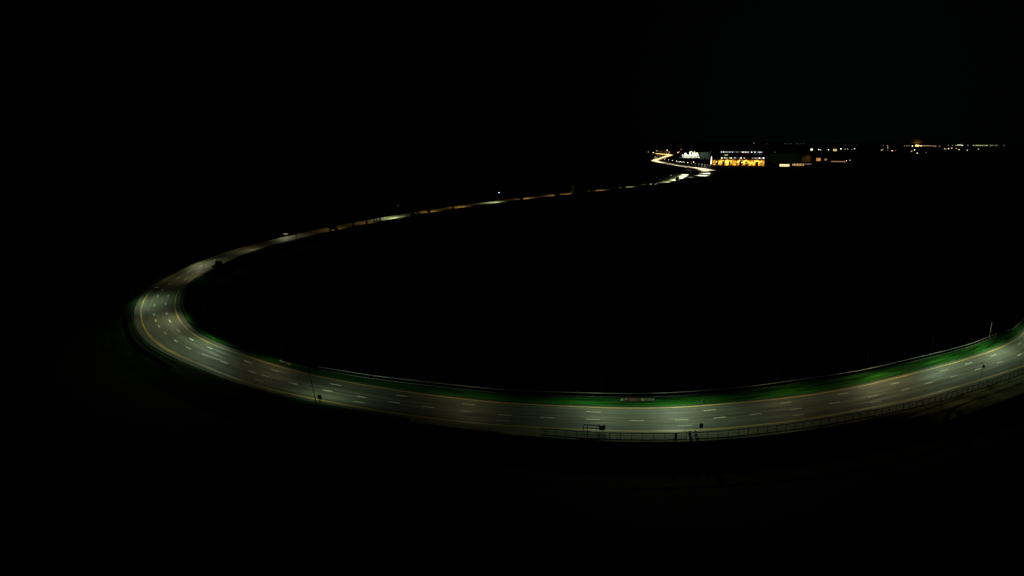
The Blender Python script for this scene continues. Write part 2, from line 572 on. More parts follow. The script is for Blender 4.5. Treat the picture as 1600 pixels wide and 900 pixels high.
posts_rail("railing", 98, 378, RAIL_IN, 3.3, 1.15, M_STEEL, "long pale steel railing on thin posts behind the green verge, inside of the front curve", "railing",
           [(1.15, 0.13), (0.12, 0.06)], 0.045)
posts_rail("railing", 62, 91, lambda s: RAIL_IN(s) + 0.2, 3.3, 1.15, M_STEEL, "short pale steel railing starting at the right edge, beyond the long one", "railing",
           [(1.15, 0.09), (0.6, 0.03)], 0.05)
posts_rail("fence", 96, 296, FENCE, 2.55, 1.75, M_DARKST, "long dark post and rail fence beside the footpath on the near side of the road", "fence",
           [(1.75, 0.1), (1.05, 0.035), (0.5, 0.03), (0.12, 0.08)], 0.07)
posts_rail("guard_rail", 424, 500, lambda s: -3.2, 2.0, 0.85, M_DARKST, "dark guard rail with close posts round the outside of the left bend", "guard rail",
           [(0.85, 0.05), (0.2, 0.05)], 0.07, True)
posts_rail("guard_rail", 428, 572, RAIL_IN, 4.0, 0.75, M_DARKST, "thin dark guard rail in the grass round the inside of the left bend", "guard rail",
           [(0.75, 0.04)], 0.05, True)


# ------------------------------------------------------------------ street lamps that light the road
LED = (0.76, 1.0, 0.60)
PALE = (0.95, 1.0, 0.58)
SOD = (1.0, 0.55, 0.16)
WARM = (1.0, 0.94, 0.48)
LENS_OFF = mat("clear_lens", (0.5, 0.5, 0.48), 0.2, 0, 0.05)


def street_lamp(s, d, label, energy, colour, aim, half=57, along=3.0, hgt=11.5, group="street lamps along the road", visible=None):
    base = P(s, d)
    base.z = -0.1
    side = 1 if d > 6 else -1                       # arm points to the road
    rz = heading(s) if side > 0 else heading(s) + PI  # local +y points away... see below
    root = thing("street_lamp", base, rz, label, "street lamp", group)
    # local frame: x along the road, +y towards the road when the pole is on the inner side
    bm = bmesh.new()
    tube(bm, [(0, 0, 0), (0, 0, 1.2), (0, 0, hgt - 0.3)], [0.11, 0.1, 0.06], 8)
    tube(bm, [(0, 0, 0), (0, 0, 0.35)], [0.17, 0.15], 8)
    finish("pole", bm, M_POLE, root, True)
    bm = bmesh.new()
    tube(bm, [(0, 0, hgt - 0.4), (0, 0.25, hgt - 0.05), (0, 0.8, hgt + 0.12), (0, 1.9, hgt + 0.2)], [0.06, 0.055, 0.05, 0.045], 8)
    finish("arm", bm, M_POLE, root, True)
    bm = bmesh.new()
    box(bm, -0.17, 0.17, 1.8, 2.6, hgt + 0.13, hgt + 0.3, 0, 0.05)
    hd = finish("lamp_head", bm, M_POLE, root, True)
    bm = bmesh.new()
    if visible:
        ball(bm, (0, 2.25, hgt + 0.05), visible[0], 2, 0, (1, 1, 0.8))
        finish("lens", bm, glow("lens_%s" % str(visible), visible[1], visible[2]), hd, True)
    else:
        bm.faces.new([bm.verts.new(q) for q in ((-0.09, 1.98, hgt + 0.127), (-0.09, 2.42, hgt + 0.127), (0.09, 2.42, hgt + 0.127), (0.09, 1.98, hgt + 0.127))])
        bm.normal_update()
        finish("lens", bm, glow("lens_lit", LED, 6.0) if energy else LENS_OFF, hd)
    if energy:
        dy = aim if side < 0 else aim
        lamp_light(root, (0, 2.25, hgt - (0.55 if visible else 0.05)), (0, dy, 0), energy, colour, half, along, 0.8)
    return root


# s, d of pole, energy, colour, aim (metres from the pole towards the road), label
LAMPS = [
    (80, 15.6, 10500, LED, 10, "tall street lamp by the short railing at the right edge of the picture"),
    (119, 14.3, 15000, LED, 3.2, "tall grey street lamp on the verge near the end of the long railing at right"),
    (146, 19.9, 14000, LED, 9.5, "street lamp behind the long railing, second from the right edge"),
    (179, 20.8, 10000, WARM, 9.5, "street lamp behind the long railing, third from the right edge"),
    (217.5, 21.9, 3600, WARM, 9.5, "dim street lamp behind the long railing, fourth from the right edge"),
    (255, 22.3, 16000, LED, 13, "street lamp behind the railing opposite the dark roadside signs"),
    (280, 22.2, 9500, LED, 10.5, "street lamp behind the railing opposite the dark barrier frame"),
    (322, 21.4, 2200, WARM, 9.5, "added dim fill lamp behind the railing over the dark stretch of road"),  # added as weak warm fill between the real pools of light
    (359.4, -2.1, 8500, LED, 9, "dark street lamp pole leaning over the near yellow line beside a two legged sign"),
    (398, 18.4, 2600, WARM, 8, "added dim fill lamp on the verge left of the yellow tipped board"),  # added weak warm fill, set close to brighten the board
    (440, 19.6, 16000, LED, 14, "street lamp behind the guard rail on the inside of the bend, lower one"),
    (482, 18.8, 15000, PALE, 14, "street lamp behind the guard rail on the inside of the bend, upper one"),
    (523, -4.2, 12500, LED, 8, "street lamp outside the yellow line near the dark car on the bend"),
    (578, 17.4, 4500, WARM, 11, "street lamp on the inside of the bend before the dark round bush"),
    (618, -3.4, 10500, PALE, 9, "street lamp on the outer verge just past the dark round bush"),
    (668, 16.4, 6500, WARM, 10, "street lamp where the far road begins to straighten"),
    (731, -6.2, 8500, PALE, 9, "street lamp beside the white van on the far verge"),
    (778, 17.0, 11000, SOD, 10, "orange street lamp on the dim far stretch nearest the bend"),
    (826, 17.0, 10000, SOD, 10, "orange street lamp among the small dark trees of the far road"),
]
for s, d, e, c, a, lab in LAMPS:
    lamp = street_lamp(s, d, lab, e * 0.88, c, a, 66 if d > 6 else 56)
    if "leaning" in lab:      # this mast stands out of plumb
        lamp.rotation_euler = (Matrix.Rotation(math.radians(-8), 3, "Y") @ lamp.rotation_euler.to_matrix()).to_euler()
FAR_GAIN = ip([(860, 5.0), (900, 8.0), (985, 8.0), (1052, 4.5), (1120, 8.0), (1290, 6.0), (1462, 3.8), (1600, 8.0), (1810, 7.0)])
FARL = [
    (866, 18.7, 12000, PALE, (0.3, (1, 1, 0.9), 0.25), "tall street lamp over the pale lit patch left on the far road"),
    (930, 18, 2600, SOD, None, "orange street lamp right of the gap of dark trees on the far road"),
    (985, 18, 3000, SOD, None, "orange street lamp before the bright white one on the far road"),
    (1052, 18.7, 13000, PALE, (0.42, (1, 1, 0.95), 5.0), "street lamp with a bright white head above the far road"),
    (1120, 18, 3600, SOD, None, "orange street lamp just right of the bright white head"),
    (1180, 18, 2800, SOD, None, "orange street lamp left of the wide dark gap in the far road"),
    (1216, 18, 2500, SOD, (0.3, (1, 0.6, 0.4), 0.4), "street lamp with a faint reddish head by the wide dark gap"),
    (1290, 18, 4600, SOD, None, "orange street lamp right of the wide dark gap in the far road"),
    (1370, 18, 6500, WARM, None, "warm street lamp on the far road before the pair with small heads"),
    (1462, 18, 11000, WARM, (0.4, (1, 0.7, 0.4), 1.2), "left one of two lamps with small heads near the far junction"),
    (1530, 18, 15000, WARM, (0.45, (1, 0.75, 0.5), 2.0), "right one of two lamps with small heads near the far junction"),
    (1600, 18, 45000, PALE, None, "street lamp at the start of the bright cream stretch by the far junction"),
    (1670, 18, 70000, PALE, None, "street lamp in the middle of the bright cream stretch by the far junction"),
    (1740, 18, 75000, PALE, None, "street lamp near the end of the bright cream stretch by the far junction"),
    (1810, 18, 60000, PALE, None, "street lamp at the very end of the bright cream stretch at the far junction"),
]
for s, d, e, c, v, lab in FARL:
    street_lamp(s, d, lab, e * FAR_GAIN(s) * 1.2, c, 10, 50, 3.2, 12.0, "street lamps along the far road", v)


# ------------------------------------------------------------------ trees
def make_tree(name, seed, hgt, rad, trunk_h, n=900):
    rnd = random.Random(seed)
    bm = bmesh.new()
    tube(bm, [(0, 0, -0.6), (0.05, 0, trunk_h * 0.6), (0.0, 0.08, trunk_h + hgt * 0.35)], [0.16, 0.12, 0.05], 7)
    for k in range(5):
        a = rnd.uniform(0, 2 * PI)
        z = trunk_h * rnd.uniform(0.6, 1.2)
        tube(bm, [(0, 0, z), (math.cos(a) * rad * 0.35, math.sin(a) * rad * 0.35, z + 0.7), (math.cos(a) * rad * 0.6, math.sin(a) * rad * 0.6, z + 1.4)], [0.07, 0.05, 0.02], 5)
    trunk = bm
    bm = bmesh.new()
    cl = []
    for k in range(11):
        a, q, h = rnd.uniform(0, 2 * PI), rnd.uniform(0, 0.75) ** 0.7, rnd.uniform(0.1, 0.95)
        rr = rad * (1 - 0.6 * h)
        cl.append((Vector((math.cos(a) * q * rr, math.sin(a) * q * rr, trunk_h * 0.5 + h * hgt)), rad * rnd.uniform(0.28, 0.5)))
    for i in range(n):
        c, r = rnd.choice(cl)
        v = Vector((rnd.gauss(0, 1), rnd.gauss(0, 1), rnd.gauss(0, 0.8)))
        v = c + v.normalized() * r * rnd.uniform(0.5, 1.08)
        e = Matrix.Rotation(rnd.uniform(0, 6.28), 3, Vector((rnd.gauss(0, 1), rnd.gauss(0, 1), rnd.gauss(0, 1))).normalized())
        z = rnd.uniform(0.18, 0.4) * (rad / 2.2)
        f = bm.faces.new([bm.verts.new(v + e @ Vector(q)) for q in ((-z, 0, 0), (0, -z * 0.55, 0.04), (z, 0, 0), (0, z * 0.55, 0.04))])
    return trunk, bm


PROTO = {}


def tree(kind, s, d, hgt, rad, trunk_h, label, cat, group, name, z=-0.3):
    key = (kind, round(hgt), round(rad, 1))
    if key not in PROTO:
        a, b = make_tree(name, len(PROTO) + 3, hgt, rad, trunk_h)
        root = thing(name, P(s, d, z), random.uniform(0, 6), label, cat, group)
        PROTO[key] = (finish("trunk", a, M_BARK, root, True), finish("crown", b, M_LEAF, root))
        return root
    root = thing(name, P(s, d, z), random.uniform(0, 6), label, cat, group)
    for src in PROTO[key]:
        c = src.copy()
        col.objects.link(c)
        c.parent = root
    return root


G = "small dark trees along the far road"
for s, d, h, r, lab in [
    (719, 14.6, 5.5, 0.9, "narrow dark tree cutting the road just right of the white van"),
    (764, 14.8, 6.5, 2.0, "left tree of the dark pair blocking the far road after the van"),
    (770, 15.2, 6.5, 2.4, "right tree of the dark pair blocking the far road after the van"),
    (797, 15.0, 5.0, 1.4, "small dark tree between the dark pair and the low row of shrubs"),
    (817, 15.0, 4.5, 1.4, "small dark tree left of the low row of shrubs on the far road"),
    (829, 14.6, 2.6, 0.8, "leftmost low shrub of the row before the pale lit patch"),
    (833, 14.6, 2.6, 0.8, "middle low shrub of the row before the pale lit patch"),
    (838, 14.6, 3.6, 1.2, "tallest and last shrub of the row before the pale lit patch"),
    (891, 15.4, 7.0, 2.6, "broad dark tree ending the pale lit patch of the far road"),
    (899, 15.4, 6.0, 2.2, "dark tree right beside the broad one ending the pale patch"),
    (918, 15.6, 4.5, 1.8, "lone low dark tree between two orange lit stretches"),
    (962, 16.0, 6.0, 1.4, "slim dark tree halfway to the bright white lamp"),
    (1098, 16.0, 5.0, 2.2, "low dark tree just right of the bright white lamp"),
    (1174, 17.0, 8.0, 3.4, "dark tree left of the wide dark gap in the far road"),
    (1182, 17.0, 8.0, 3.0, "second dark tree left of the wide dark gap in the far road"),
    (1221, 17.0, 8.0, 3.4, "first dark tree of the wide gap in the far road"),
    (1231, 17.0, 9.0, 3.8, "second dark tree of the wide gap in the far road"),
    (1242, 17.0, 9.0, 3.8, "third dark tree of the wide gap in the far road"),
    (1268, 17.0, 7.0, 3.0, "lone dark tree right of the wide gap in the far road"),
    (1312, 17.0, 7.0, 3.0, "left one of two dark trees before the road turns pale"),
    (1334, 17.0, 7.0, 2.6, "right one of two dark trees before the road turns pale"),
    (1426, 17.0, 8.0, 3.4, "dark tree below the pair of small lamp heads"),
    (1446, 17.0, 7.0, 2.6, "smaller dark tree below the pair of small lamp heads"),
    (1566, 17.0, 5.0, 2.2, "dark tree where the road turns bright cream"),
    (1573, 17.0, 5.0, 2.6, "darkest broad tree where the road turns bright cream"),
]:
    tree("t", s, d + 0.5, h * (1.05 if s < 900 else 1.25), r * (1.2 if s < 900 else 1.7), 0.8, lab, "tree", G, "tree")
tree("b", 604, 16.2, 3.6, 2.6, 0.6, "large round dark bush on the inside edge just past the left bend", "bush", None, "bush")
tree("b", 606.5, 17.2, 3.2, 2.2, 0.6, "smaller dark bush tucked behind the large round bush past the bend", "bush", None, "bush")
tree("b", 184.5, -10.6, 1.6, 1.6, 0.3, "dark bush alone on the pale bank below the fence at right", "bush", None, "bush", -2.2)
tree("b", 252.5, -6.4, 1.2, 1.3, 0.3, "dark low shrub below the fence under the roadside signs", "bush", None, "bush", -1.6)


# ------------------------------------------------------------------ roadside furniture
def on_path(s, d, z=0.0):
    return P(s, d, z)


# barrier frame at the kerb
o = thing("barrier_frame", P(283, -1.15, 0.0), heading(283) + PI, "dark barrier of posts and rails with solid panel at right, by the near kerb", "barrier")
for x in (-2.75, -1.75):
    bm = bmesh.new()
    box(bm, x - 0.07, x + 0.07, -0.06, 0.06, 0, 1.75)
    finish("post", bm, M_DARKST, o)
bm = bmesh.new()
box(bm, -2.78, 0.15, -0.08, 0.08, 1.752, 2.0, 0, 0.03)
finish("top_rail", bm, M_DARKST, o)
bm = bmesh.new()
box(bm, -2.7, 0.14, -0.05, 0.05, 0.9, 1.08, 0, 0.02)
finish("middle_rail", bm, M_DARKST, o)
bm = bmesh.new()
box(bm, -2.7, -0.7, -0.05, 0.05, 0.06, 0.2, 0, 0.02)
finish("bottom_rail", bm, M_DARKST, o)
bm = bmesh.new()
prism(bm, [(1.05, 0.62), (2.6, 0.62), (2.75, 1.2), (2.62, 1.9), (2.3, 2.02), (1.95, 1.7), (1.6, 1.72), (1.2, 2.06), (1.0, 1.5)], -0.06, 0.06)
prism(bm, [(0.16, 0.85), (0.998, 0.85), (0.998, 1.15), (0.16, 1.1)], -0.055, 0.055)
prism(bm, [(0.16, 1.72), (1.02, 1.76), (1.1, 1.98), (0.16, 2.0)], -0.05, 0.05)
finish("panel", bm, M_DARKST, o)
for x in (0.5, 2.1):
    bm = bmesh.new()
    box(bm, x - 0.05, x + 0.05, -0.05, 0.05, 0, 0.618)
    finish("leg", bm, M_DARKST, o)
bm = bmesh.new()
box(bm, 1.72, 1.84, -0.16, -0.07, 0.5, 1.95)
tag(finish("strut", bm, M_CLAD, o), "pale upright strut on the panel")


def sign_pole(s, d, h, label, plate, z=0.1):
    root = thing("road_sign", P(s, d, z), heading(s) + PI, label, "road sign")
    bm = bmesh.new()
    tube(bm, [(0, 0, 0), (0, 0, h)], 0.05, 8)
    finish("pole", bm, M_POLE, root, True)
    plate(root, h)
    return root


def square_plate(root, h):
    bm = bmesh.new()
    box(bm, -0.45, 0.45, -0.09, -0.055, h - 1.15, h + 0.1, 0, 0.015)
    finish("plate", bm, M_DARKST, root)
    bm = bmesh.new()
    for z in (h - 0.85, h - 0.25):
        box(bm, -0.42, 0.42, -0.054, 0.055, z - 0.03, z + 0.03)
    finish("bracket", bm, M_POLE, root)


sign_pole(257.3, -2.2, 2.6, "thin pole with a dark square plate turned away, right of the ring topped post", square_plate)


def small_box(root, h):
    bm = bmesh.new()
    box(bm, -0.22, 0.22, -0.5, -0.05, h - 1.3, h - 0.55, 0, 0.03)
    finish("cabinet", bm, M_DARKST, root)
    bm = bmesh.new()
    tube(bm, [(0, 0, h), (0, 0.35, h + 0.15), (0, 0.7, h + 0.12)], 0.035, 6)
    finish("arm", bm, M_POLE, root)


o = sign_pole(163.1, -3.6, 7.6, "tall dark pole with a small box near its top, by the fence at right", small_box)
o.name = "camera_mast"
o["category"] = "mast"


def thin_top(root, h):
    bm = bmesh.new()
    box(bm, -0.25, 0.1, -0.04, 0.04, h, h + 0.06)
    finish("bracket", bm, M_POLE, root)


o = sign_pole(262, -4.3, 3.4, "thin bare dark pole at the fence left of the litter bin", thin_top)
o.name = "sign_pole"
o["category"] = "pole"

# ring-topped post ("6"-like outline)
o = thing("ring_post", P(258.8, -2.9, 0.1), heading(258.8) + PI, "dark post with a thick ring and a bent stalk beside the near kerb", "post")
bm = bmesh.new()
tube(bm, [(0.32 * math.cos(a), 0, 0.55 + 0.42 * math.sin(a)) for a in [2 * PI * k / 20 for k in range(21)]], 0.11, 8)
finish("ring", bm, M_DARKST, o, True)
bm = bmesh.new()
tube(bm, [(-0.3, 0, 0.7), (-0.24, 0, 1.25), (0.0, 0, 1.75), (0.16, 0, 1.95)], [0.1, 0.1, 0.09, 0.06], 8)
finish("stalk", bm, M_DARKST, o, True)
bm = bmesh.new()
box(bm, -0.25, 0.25, -0.2, 0.2, 0, 0.1, 0, 0.03)
finish("foot", bm, M_DARKST, o)

# litter bin and cabinet
o = thing("litter_bin", P(260.3, -3.0, 0.1), heading(260), "dark litter bin between the bare pole and the ring topped post", "litter bin")
bm = bmesh.new()
tube(bm, [(0, 0, 0.15), (0, 0, 0.5), (0, 0, 1.0)], [0.3, 0.34, 0.36], 14)
finish("body", bm, M_DARKST, o, True)
bm = bmesh.new()
tube(bm, [(0, 0, 1.003), (0, 0, 1.1), (0, 0, 1.22)], [0.38, 0.36, 0.12], 14)
finish("lid", bm, M_POLE, o, True)
for x in (-0.25, 0.25):
    bm = bmesh.new()
    box(bm, x - 0.05, x + 0.05, -0.18, 0.18, 0.0, 0.148)
    finish("leg", bm, M_DARKST, o)
o = thing("utility_cabinet", P(263.9, -3.6, 0.1), heading(264), "small dark utility cabinet at the fence, left of the bare pole", "cabinet")
bm = bmesh.new()
box(bm, -0.3, 0.3, -0.2, 0.2, 0.12, 1.15, 0, 0.03)
finish("body", bm, M_DARKST, o)
bm = bmesh.new()
prism(bm, [(-0.36, 1.153), (0.36, 1.153), (0.3, 1.25), (-0.3, 1.25)], -0.26, 0.26)
finish("cap", bm, M_POLE, o)
bm = bmesh.new()
box(bm, -0.25, 0.25, -0.16, 0.16, 0, 0.118)
finish("plinth", bm, M_PATH, o)

# two-legged sign at the lamp pole
o = thing("road_sign", P(360.0, 0.9, 0.0) if False else P(358.8, -1.2, -0.02), heading(358) + PI, "dark two legged road sign seen from behind, beside the leaning lamp pole", "road sign")
bm = bmesh.new()
prism(bm, [(-0.62, 0.95), (0.62, 0.95), (0.66, 1.9), (0.5, 2.15), (0.2, 2.15), (0.1, 2.02), (-0.1, 2.02), (-0.2, 2.2), (-0.52, 2.2), (-0.66, 1.95)], -0.06, -0.02)
finish("plate", bm, M_DARKST, o)
for x in (-0.12, 0.32):
    bm = bmesh.new()
    box(bm, x - 0.07, x + 0.07, -0.018, 0.09, 0, 2.0)
    finish("leg", bm, M_DARKST, o)

# coloured boards on the verge
M_RB = mat("board_red_brown", (0.15, 0.065, 0.03), 0.7, 0, 0.5, scale=3)
M_YB = mat("board_yellow", (0.36, 0.27, 0.04), 0.7, 0, 0.3, scale=3)
M_WB = mat("board_white", (0.22, 0.235, 0.2), 0.7, 0, 0.4, scale=3)
M_DB = mat("board_dark", (0.03, 0.045, 0.025), 0.8, 0, 0.4, scale=2)


def lean(bm):
    for v in bm.verts:
        v.co.y, v.co.z = v.co.y + (v.co.z - 0.3) * 0.9, 0.2 + (v.co.z - 0.3) * 0.85


def board(s, d, length, label, patches):
    root = thing("roadside_board", P(s, d, -0.06), heading(s) + PI, label, "board")
    bm = bmesh.new()
    box(bm, -length / 2, length / 2, -0.04, 0.04, 0.3, 1.15, 0, 0.02)
    lean(bm)
    finish("panel", bm, M_DB, root)
    for k in range(4):
        x = -length / 2 + 0.3 + k * (length - 0.6) / 3
        bm = bmesh.new()
        tube(bm, [(x, 0.62, -0.1), (x, 0.62, 0.72)], 0.04, 6)
        tube(bm, [(x, 0.1, -0.1), (x, 0.1, 0.3)], 0.04, 6)
        finish("leg", bm, M_POLE, root)
    for pts, m in patches:
        bm = bmesh.new()
        prism(bm, pts, -0.055, -0.043)
        lean(bm)
        finish("patch", bm, m, root)
    return root


def quad(x0, x1, z0, z1):
    return [(x0, z0), (x1, z0), (x1, z1), (x0, z1)]


lat = []
for k in range(6):
    x = 1.9 + k * 0.48
    lat.append(([(x, 0.45 + 0.1 * (k % 2)), (x + 0.14, 0.42), (x + 0.3, 0.95), (x + 0.12, 1.08)], M_WB))
board(268.6, 18.4, 9.6, "long low board on the verge with white, red brown and yellow patches", [
    ([(-4.65, 0.55), (-4.1, 0.5), (-3.85, 0.8), (-4.2, 1.08), (-4.6, 0.95)], M_WB),
    (quad(-3.5, -2.8, 0.78, 0.98), M_WB),
    ([(-2.5, 0.85), (-1.9, 0.5), (-0.8, 0.38), (-0.1, 0.6), (0.2, 0.85), (-0.4, 1.08), (-1.9, 1.08)], M_RB),
    (quad(0.35, 0.75, 0.85, 0.98), M_WB),
    ([(0.95, 0.7), (1.3, 0.42), (1.75, 0.42), (1.8, 1.05), (1.0, 1.0)], M_YB)] + lat)
board(393, 16.2, 6.6, "low dark board on the verge with grey streak and bright yellow end", [
    ([(-3.0, 0.85), (-1.2, 0.72), (-1.0, 0.85), (-2.6, 1.1)], M_CLADG),
    (quad(-0.8, -0.3, 0.6, 0.9), M_YB),
    (quad(0.7, 1.2, 0.65, 0.95), M_WB),
    ([(1.6, 0.85), (2.2, 0.4), (2.7, 0.5), (3.1, 1.05), (2.7, 0.95), (2.3, 0.75), (1.8, 1.0)], M_YB)])

# small triangular marker in the grass
o = thing("marker_sign", P(247.7, 15.9, -0.02), heading(247) + PI, "small faint A shaped marker in the grass right of the long coloured board", "sign")
for sgn in (-1, 1):
    bm = bmesh.new()
    prism(bm, [(0, 1.25), (sgn * 0.12, 1.25), (sgn * 0.55, 0), (sgn * 0.42, 0)], -0.03, 0.03)
    finish("leg", bm, M_CLADG, o)
bm = bmesh.new()
prism(bm, [(-0.14, 0.72), (0.14, 0.72), (0.3, 0.3), (-0.3, 0.3)], -0.02, 0.02)
finish("plate", bm, M_DARKST, o)


# ------------------------------------------------------------------ vehicles
def wheel(parent, x, y, r=0.33):
    bm = bmesh.new()
    tube(bm, [(x, y - 0.1, r), (x, y + 0.1, r)], r, 18)
    t = finish("wheel", bm, M_BLACK, parent, False)
    bm = bmesh.new()
    sg = 1 if y > 0 else -1
    tube(bm, [(x, y + sg * 0.101, r), (x, y + sg * 0.115, r)], r * 0.6, 14)
    finish("rim", bm, M_CHROME, t)


def body_from(bm, prof, wd, tuck=0.12):
    fs = prism(bm, prof, -wd / 2, wd / 2)
    zmax = max(z for _, z in prof)
    for v in bm.verts:
        if v.co.z > 0.9:
            v.co.y *= 1 - tuck * (v.co.z - 0.9) / max(0.1, zmax - 0.9)
    bmesh.ops.bevel(bm, geom=list(bm.edges), offset=0.06, segments=2, affect="EDGES")


car = thing("car", P(549, 1.9, 0.008), heading(549), "small dark car with a pale rear window in the outer lane of the left bend", "car")
bm = bmesh.new()
body_from(bm, [(-2.1, 0.3), (2.1, 0.3), (2.15, 0.62), (2.0, 0.82), (1.1, 0.95), (0.45, 1.46), (-1.1, 1.5), (-1.85, 1.0), (-2.15, 0.9)], 1.8, 0.18)
finish("body", bm, M_CARPAINT, car, True)
bm = bmesh.new()
vs = [(-1.92, -0.62, 1.02), (-1.92, 0.62, 1.02), (-1.24, 0.55, 1.45), (-1.24, -0.55, 1.45)]
bm.faces.new([bm.verts.new((x - 0.05, y, z + 0.045)) for x, y, z in vs])
r = bmesh.ops.extrude_face_region(bm, geom=list(bm.faces))
for v in [e for e in r["geom"] if isinstance(e, bmesh.types.BMVert)]:
    v.co += Vector((0.04, 0, -0.03))
tag(finish("rear_window", bm, M_CHROME, car), "rear window with its reflection put in as pale colour")  # bright trim stands in for lamplight reflected in the glass
bm = bmesh.new()
bm.faces.new([bm.verts.new(q) for q in ((1.2, -0.62, 1.0), (1.2, 0.62, 1.0), (0.6, 0.55, 1.45), (0.6, -0.55, 1.45))])
finish("windscreen", bm, M_GLASS, car)
for y in (-0.6, 0.6):
    bm = bmesh.new()
    box(bm, 2.05, 2.17, y - 0.18, y + 0.18, 0.62, 0.76, 0, 0.02)
    finish("headlight", bm, M_CHROME, car)
    bm = bmesh.new()
    box(bm, -2.18, -2.08, y - 0.18, y + 0.18, 0.72, 0.88, 0, 0.02)
    finish("tail_light", bm, mat("tail_red", (0.25, 0.01, 0.01), 0.3), car)
for x in (-1.3, 1.35):
    for y in (-0.84, 0.84):
        wheel(car, x, y)

van = thing("van", P(733, -3.9, 0.0), heading(733), "white van parked on the outer verge of the far road after the bend", "van")
bm = bmesh.new()
body_from(bm, [(-2.6, 0.35), (2.6, 0.35), (2.65, 0.9), (1.9, 1.15), (1.25, 2.05), (-2.5, 2.15), (-2.65, 1.9)], 2.0, 0.1)
finish("body", bm, M_VANPAINT, van, True)
bm = bmesh.new()
bm.faces.new([bm.verts.new(q) for q in ((1.95, -0.8, 1.18), (1.95, 0.8, 1.18), (1.36, 0.75, 2.0), (1.36, -0.75, 2.0))])
finish("windscreen", bm, M_GLASS, van)
for y in (-0.75, 0.75):
    bm = bmesh.new()
    box(bm, 2.56, 2.68, y - 0.15, y + 0.15, 0.7, 0.9, 0, 0.02)
    finish("headlight", bm, M_CHROME, van)
for x in (-1.7, 1.65):
    for y in (-0.94, 0.94):
        wheel(van, x, y, 0.36)
van.location.z = -0.12


# ------------------------------------------------------------------ far roads beyond the junction
def land_ribbon(name, pix, width, m, lift=0.15):
    pts = [land(x, y) for x, y in pix]
    fine = []
    n = len(pts)
    for i in range(n - 1):
        p0, p1, p2, p3 = pts[max(0, i - 1)], pts[i], pts[i + 1], pts[min(n - 1, i + 2)]
        for k in range(14):
            t = k / 14
            q = 0.5 * (2 * p1 + (p2 - p0) * t + (2 * p0 - 5 * p1 + 4 * p2 - p3) * t * t + (3 * p1 - p0 - 3 * p2 + p3) * t ** 3)
            fine.append(q)
    fine.append(pts[-1])
    bm = bmesh.new()
    uv = bm.loops.layers.uv.verify()
    prev, dist = None, 0
    for i, q in enumerate(fine):
        t = (fine[min(i + 1, len(fine) - 1)] - fine[max(i - 1, 0)])
        t.z = 0
        t.normalize()
        nrm = Vector((-t.y, t.x, 0))
        row = []
        for k in (-1, 0, 1):
            p = q + nrm * (k * width / 2)
            p.z = th(p.y, p.x) + lift
            row.append((bm.verts.new(p), dist, k * width / 2))
        if prev:
            for k in (0, 1):
                qd = (prev[k], prev[k + 1], row[k + 1], row[k])
                f = bm.faces.new([c[0] for c in qd])
                for lp, c in zip(f.loops, qd):
                    lp[uv].uv = (c[1], c[2])
        dist += (fine[min(i + 1, len(fine) - 1)] - q).length
        prev = row
    for f in bm.faces:
        f.normal_update()
        if f.normal.z < 0:
            f.normal_flip()
    tag(finish(name, bm, m), kind="structure")
    return fine


end = P(S_END, 6)
HILLRD = [(1112, 266.5), (1104, 264.6), (1095, 263), (1084, 262.2), (1072, 260.6), (1060, 258.8), (1048, 256.6), (1036, 254.4), (1027, 252.6), (1023.5, 251),
          (1027, 249.4), (1034, 247), (1041, 244.8), (1046, 243.2), (1046.5, 242.2), (1041, 241.4), (1032, 240.8), (1024, 240.4)]
hill_line = land_ribbon("hill_road", HILLRD, 27, M_FARRD)
slip = land_ribbon("slip_road", [(1075, 265.2), (1074.6, 263.4), (1072.5, 261.6)], 9, M_FARRD, 0.2)
slip2 = land_ribbon("slip_road", [(1076, 278.5), (1083, 275), (1086, 270), (1086, 266), (1084, 263)], 10, M_FARRD, 0.25)
fork = land_ribbon("junction_road", [(1093, 263.4), (1097, 266), (1100.5, 269.5), (1100, 273), (1096.5, 276)], 26, M_FARRD, 0.3)


def far_lamp(p, h, r, colour, strength, label, group, energy=0, half=66, glowname=None, name="street_lamp", along=1.0):
    """small far lamp: mast, arm and lantern in one mesh, too small to show parts; p = foot of the mast"""
    bm = bmesh.new()
    tube(bm, [(0, 0, 0), (0, 0, h)], [0.2, 0.12], 6, 0)
    tube(bm, [(0, 0, h), (0, -1.5, h + 0.4)], 0.09, 5, 0)
    ball(bm, (0, -1.5, h), r, 1, 1, (1.0, 1, 0.75))
    o = finish(name, bm, [M_POLE, glow("far_%s_%s" % (colour, strength), colour, strength)])
    o.location = p
    tag(o, label, "street lamp" if name == "street_lamp" else name.replace("_", " "), group)
    if energy:
        lamp_light(o, (0, -1.5, h - r - 0.2), (0, -3.0, 0), energy, colour, half, along)
    return o


# lamps along the hill road
rnd = random.Random(4)
nh = len(hill_line)
G2 = "street lamps along the winding hill road"
WHT, ORG, YEL = (1.0, 0.9, 0.62), (1.0, 0.6, 0.2), (1.0, 0.8, 0.3)
for i in range(3, nh, 7):
    q = hill_line[i]
    fr = i / nh
    c = WHT if fr < 0.45 else ((1.0, 0.8, 0.42) if fr < 0.72 else (1.0, 0.66, 0.25))
    en = 70000 if fr < 0.16 else (30000 if fr < 0.4 else 100000)
    p = q + Vector((0, 9, 0))
    p.z = th(p.y, p.x)
    bright = 5.0 if 0.2 < fr < 0.4 else 0.8
    far_lamp(p, 12, 0.8, c, bright, "small street lamp in the row along the winding hill road", G2, en, 60)
for i, (x, y) in enumerate([(1096, 264.5), (1101, 267), (1103, 271), (1097, 274.5)]):
    p = land(x, y)
    far_lamp(p, 14, 0.5, (1.0, 1.0, 0.72), 0.5, "small street lamp round the bright junction right of the bend", "street lamps round the junction", 170000, 60)
